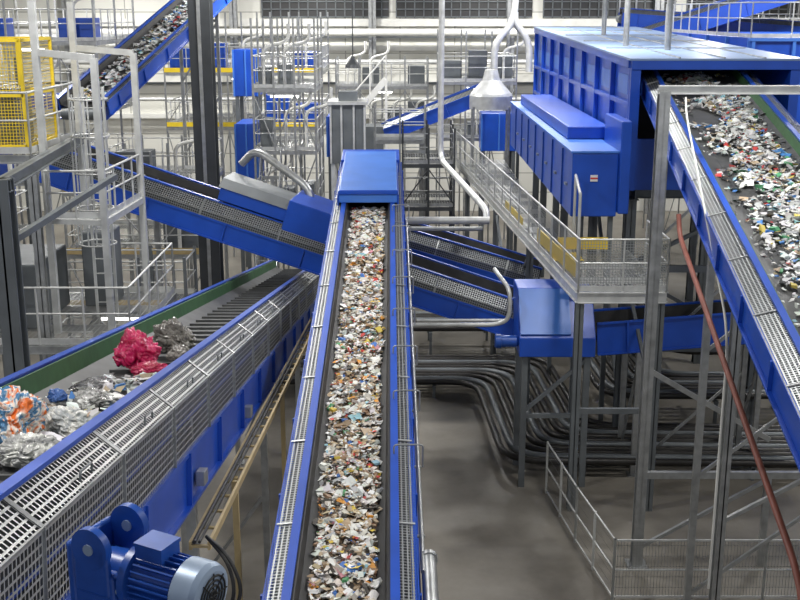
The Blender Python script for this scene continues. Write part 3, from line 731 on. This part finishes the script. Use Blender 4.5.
A = Asm('steel_staircase'); s = A.part('stringers', WHITEP); t = A.part('treads', GALVL)
for y in (48.0, 48.8):
    s.beam((-3.4, y, 5.0), (-.6, y, 8.2), .05, .25); s.tube((-3.4, y, 6.0), (-.6, y, 9.2), .03, 6)
    for k in range(5): u = k / 4; s.tube((-3.4 + 2.8 * u, y, 5 + 3.2 * u), (-3.4 + 2.8 * u, y, 6 + 3.2 * u), .025, 6)
for k in range(14): u = (k + .5) / 14; t.box(-3.4 + 2.8 * u - .1, -3.4 + 2.8 * u + .1, 48.0, 48.8, 5 + 3.2 * u, 5.03 + 3.2 * u)
for x, z in ((-3.4, 5), (-.6, 8.2)):
    for y in (48.0, 48.8): s.beam((x, y, 0), (x, y, z), .1, .1)
A.done()
def cabinet(x0, x1, y0, y1, z0, z1, name='blue_machine_cabinet', mat=None):
    A = Asm(name); B = A.part('body', mat or BLUE, .02); B.box(x0, x1, y0, y1, z0, z1); r = A.part('ribs', mat or BLUE2)
    n = max(2, int((x1 - x0) / .8))
    for i in range(n + 1): x = x0 + (x1 - x0) * i / n; r.box(x - .03, x + .03, y0 - .06, y0, z0, z1)
    g = A.part('stand', GREYS)
    for x in (x0 + .1, x1 - .1):
        for y in (y0 + .1, y1 - .1): g.beam((x, y, 0), (x, y, z0), .14, .14)
    A.done()
cabinet(-6.9, -5.9, 46.5, 48, 7.6, 9.5); cabinet(-6.1, -5.3, 41, 43, 4.8, 7.0); cabinet(3.5, 5.0, 47.5, 49, 5.2, 6.8); cabinet(-2.9, -2.3, 44, 45.5, 5.4, 7.0)
cabinet(-16, -13, 34, 37, 5.0, 7.5); cabinet(-2.6, -.8, 52, 53.5, 3.5, 5.8, 'grey_machine_cabinet', GREYS)
# cable tray between conveyors + loops
A = Asm('cable_tray'); P = A.part('tray', YELR)
a, b = V((-1.92, 9.6, 6.05)), V((-2.0, 25, 4.0))
off = V((.09, 0, 0)); P.beam(a - off, b - off, .03, .08); P.beam(a + off, b + off, .03, .08)
for k in range(30): q = a.lerp(b, k / 29); P.beam(q - off, q + off, .04, .02)
for k in (.15, .5, .85): q = a.lerp(b, k); P.beam(q, (q.x, q.y, 0), .07, .07)
C = A.part('cables', BLACK); C.pipe([a + V((-.05, 0, .04)), b + V((-.05, 0, .04))], .02); C.pipe([a + V((0, 0, .04)), b + V((0, 0, .04))], .015)
for dz in (0, .08): C.pipe([(-1.85, 9.6, 6.15), (-1.6, 9.3, 6.12 - dz), (-1.45 - dz, 9.2, 5.8), (-1.6, 9.2, 5.5 + dz), (-1.85, 9.3, 5.6)], .018, .2)
A.done()
# ================================================================== GEAR MOTOR (hung on a bracket from the left conveyor frame)
A = Asm('gear_motor'); M = A.part('motor_body', MOTB); G = A.part('gearbox', MOTB, .025); Cv = A.part('fan_cover', MOTG); K = A.part('grille', BLACK)
o = V((-1.32, 5.05, 8.24)); ax = V((.86, -.4, -.04)).normalized()
M.lathe(o, ax, [(-.06, .1), (-.02, .165), (.02, .165), (.03, .13), (.30, .13)], 28)
u = ax.orthogonal().normalized(); w = ax.cross(u)
for k in range(28):
    a = k * 6.283 / 28; rd = u * math.cos(a) + w * math.sin(a); tg = ax.cross(rd)
    M.obox(o + ax * .16 + rd * .14, ax * .12, rd * .017, tg * .004)
Cv.lathe(o, ax, [(.28, .15), (.29, .162), (.40, .162), (.43, .15), (.44, .125)], 28)
for r in (.03, .055, .08, .105): K.sweep([o + ax * .443 + (u * math.cos(k * .3927) + w * math.sin(k * .3927)) * r for k in range(17)], .006, 5)
for k in range(8): a = k * .7854; K.tube(o + ax * .444, o + ax * .444 + (u * math.cos(a) + w * math.sin(a)) * .12, .004, 5)
sd = V((ax.y, -ax.x, 0)).normalized()
M.obox(o + ax * .12 + V((0, 0, .16)), ax * .08, sd * .075, (0, 0, .045)); M.obox(o + ax * .12 + V((0, 0, .21)), ax * .085, sd * .08, (0, 0, .01))
gc = o - ax * .17
G.obox(gc + V((0, 0, -.1)), ax * .13, sd * .16, (0, 0, .14))
for sgn in (-1, 1):
    e0 = gc + sd * .15 * sgn
    G.obox(e0 + V((0, 0, .06)), ax * .11, sd * .022, (0, 0, .14)); M.lathe(e0 + V((0, 0, .17)) - sd * .022, sd, [(0, .11), (.044, .11)], 24)
    Cv.lathe(e0 + V((0, 0, .17)) - sd * .03, sd, [(0, .03), (.06, .03)], 12)
G.obox(gc - ax * .13 + V((0, 0, -.02)), ax * .025, sd * .17, (0, 0, .2))
M.lathe(gc, ax, [(-.02, .1), (.13, .1)], 20)
for sa in (-1, 1):
    for sb in (-1, 1): Cv.lathe(gc + ax * .12 + sd * .13 * sa + V((0, 0, .06 * sb - .1)), ax, [(0, .018), (.02, .018), (.025, .01)], 8)
br_ = A.part('mounting_bracket', BLUE)
br_.beam(gc + V((0, 0, -.2)), gc + V((0, 0, -.9)), .16, .12)
br_.beam(gc + V((.05, 0, -.86)), (-2.2, 5.2, 7.2), .12, .12)
A.done()

# ================================================================== LAMPS
def lamp(x, y, z=14.1, e=330, size=1.2, col=(1, .98, .945)):
    A = Asm('high_bay_lamp'); h = A.part('housing', GREYS); h.lathe((x, y, z + .05), (0, 0, 1), [(0, .4), (.2, .3), (.4, .12), (.5, .12)], 16); h.tube((x, y, z + .4), (x, y, 15.98), .02, 6)
    A.part('glass', EM).lathe((x, y, z), (0, 0, 1), [(0, .34), (.05, .36)], 16); A.done()
    ld = bpy.data.lights.new('high_bay_light', 'AREA'); ld.energy = e; ld.size = size; ld.shape = 'DISK'; ld.color = col
    o = bpy.data.objects.new('high_bay_light', ld); o.location = (x, y, z - .05); sc.collection.objects.link(o)
for x in (-15, -5, 5, 15):
    for y, e in ((6, 420), (18, 560), (31, 760), (43, 880), (55, 1150)):
        lamp(x + .3, y + .7, e=e)
w = bpy.data.worlds.new('world'); sc.world = w; w.use_nodes = True
w.node_tree.nodes['Background'].inputs[0].default_value = (.85, .9, 1, 1); w.node_tree.nodes['Background'].inputs[1].default_value = .4

cam = bpy.data.cameras.new('camera'); cam.lens = 49.5; cam.sensor_width = 36; cam.clip_start = .1; cam.clip_end = 300
co = bpy.data.objects.new('camera', cam); co.location = (0, 0, 11); co.rotation_euler = (math.radians(90 - 14.67), 0, 0)
sc.collection.objects.link(co); sc.camera = co
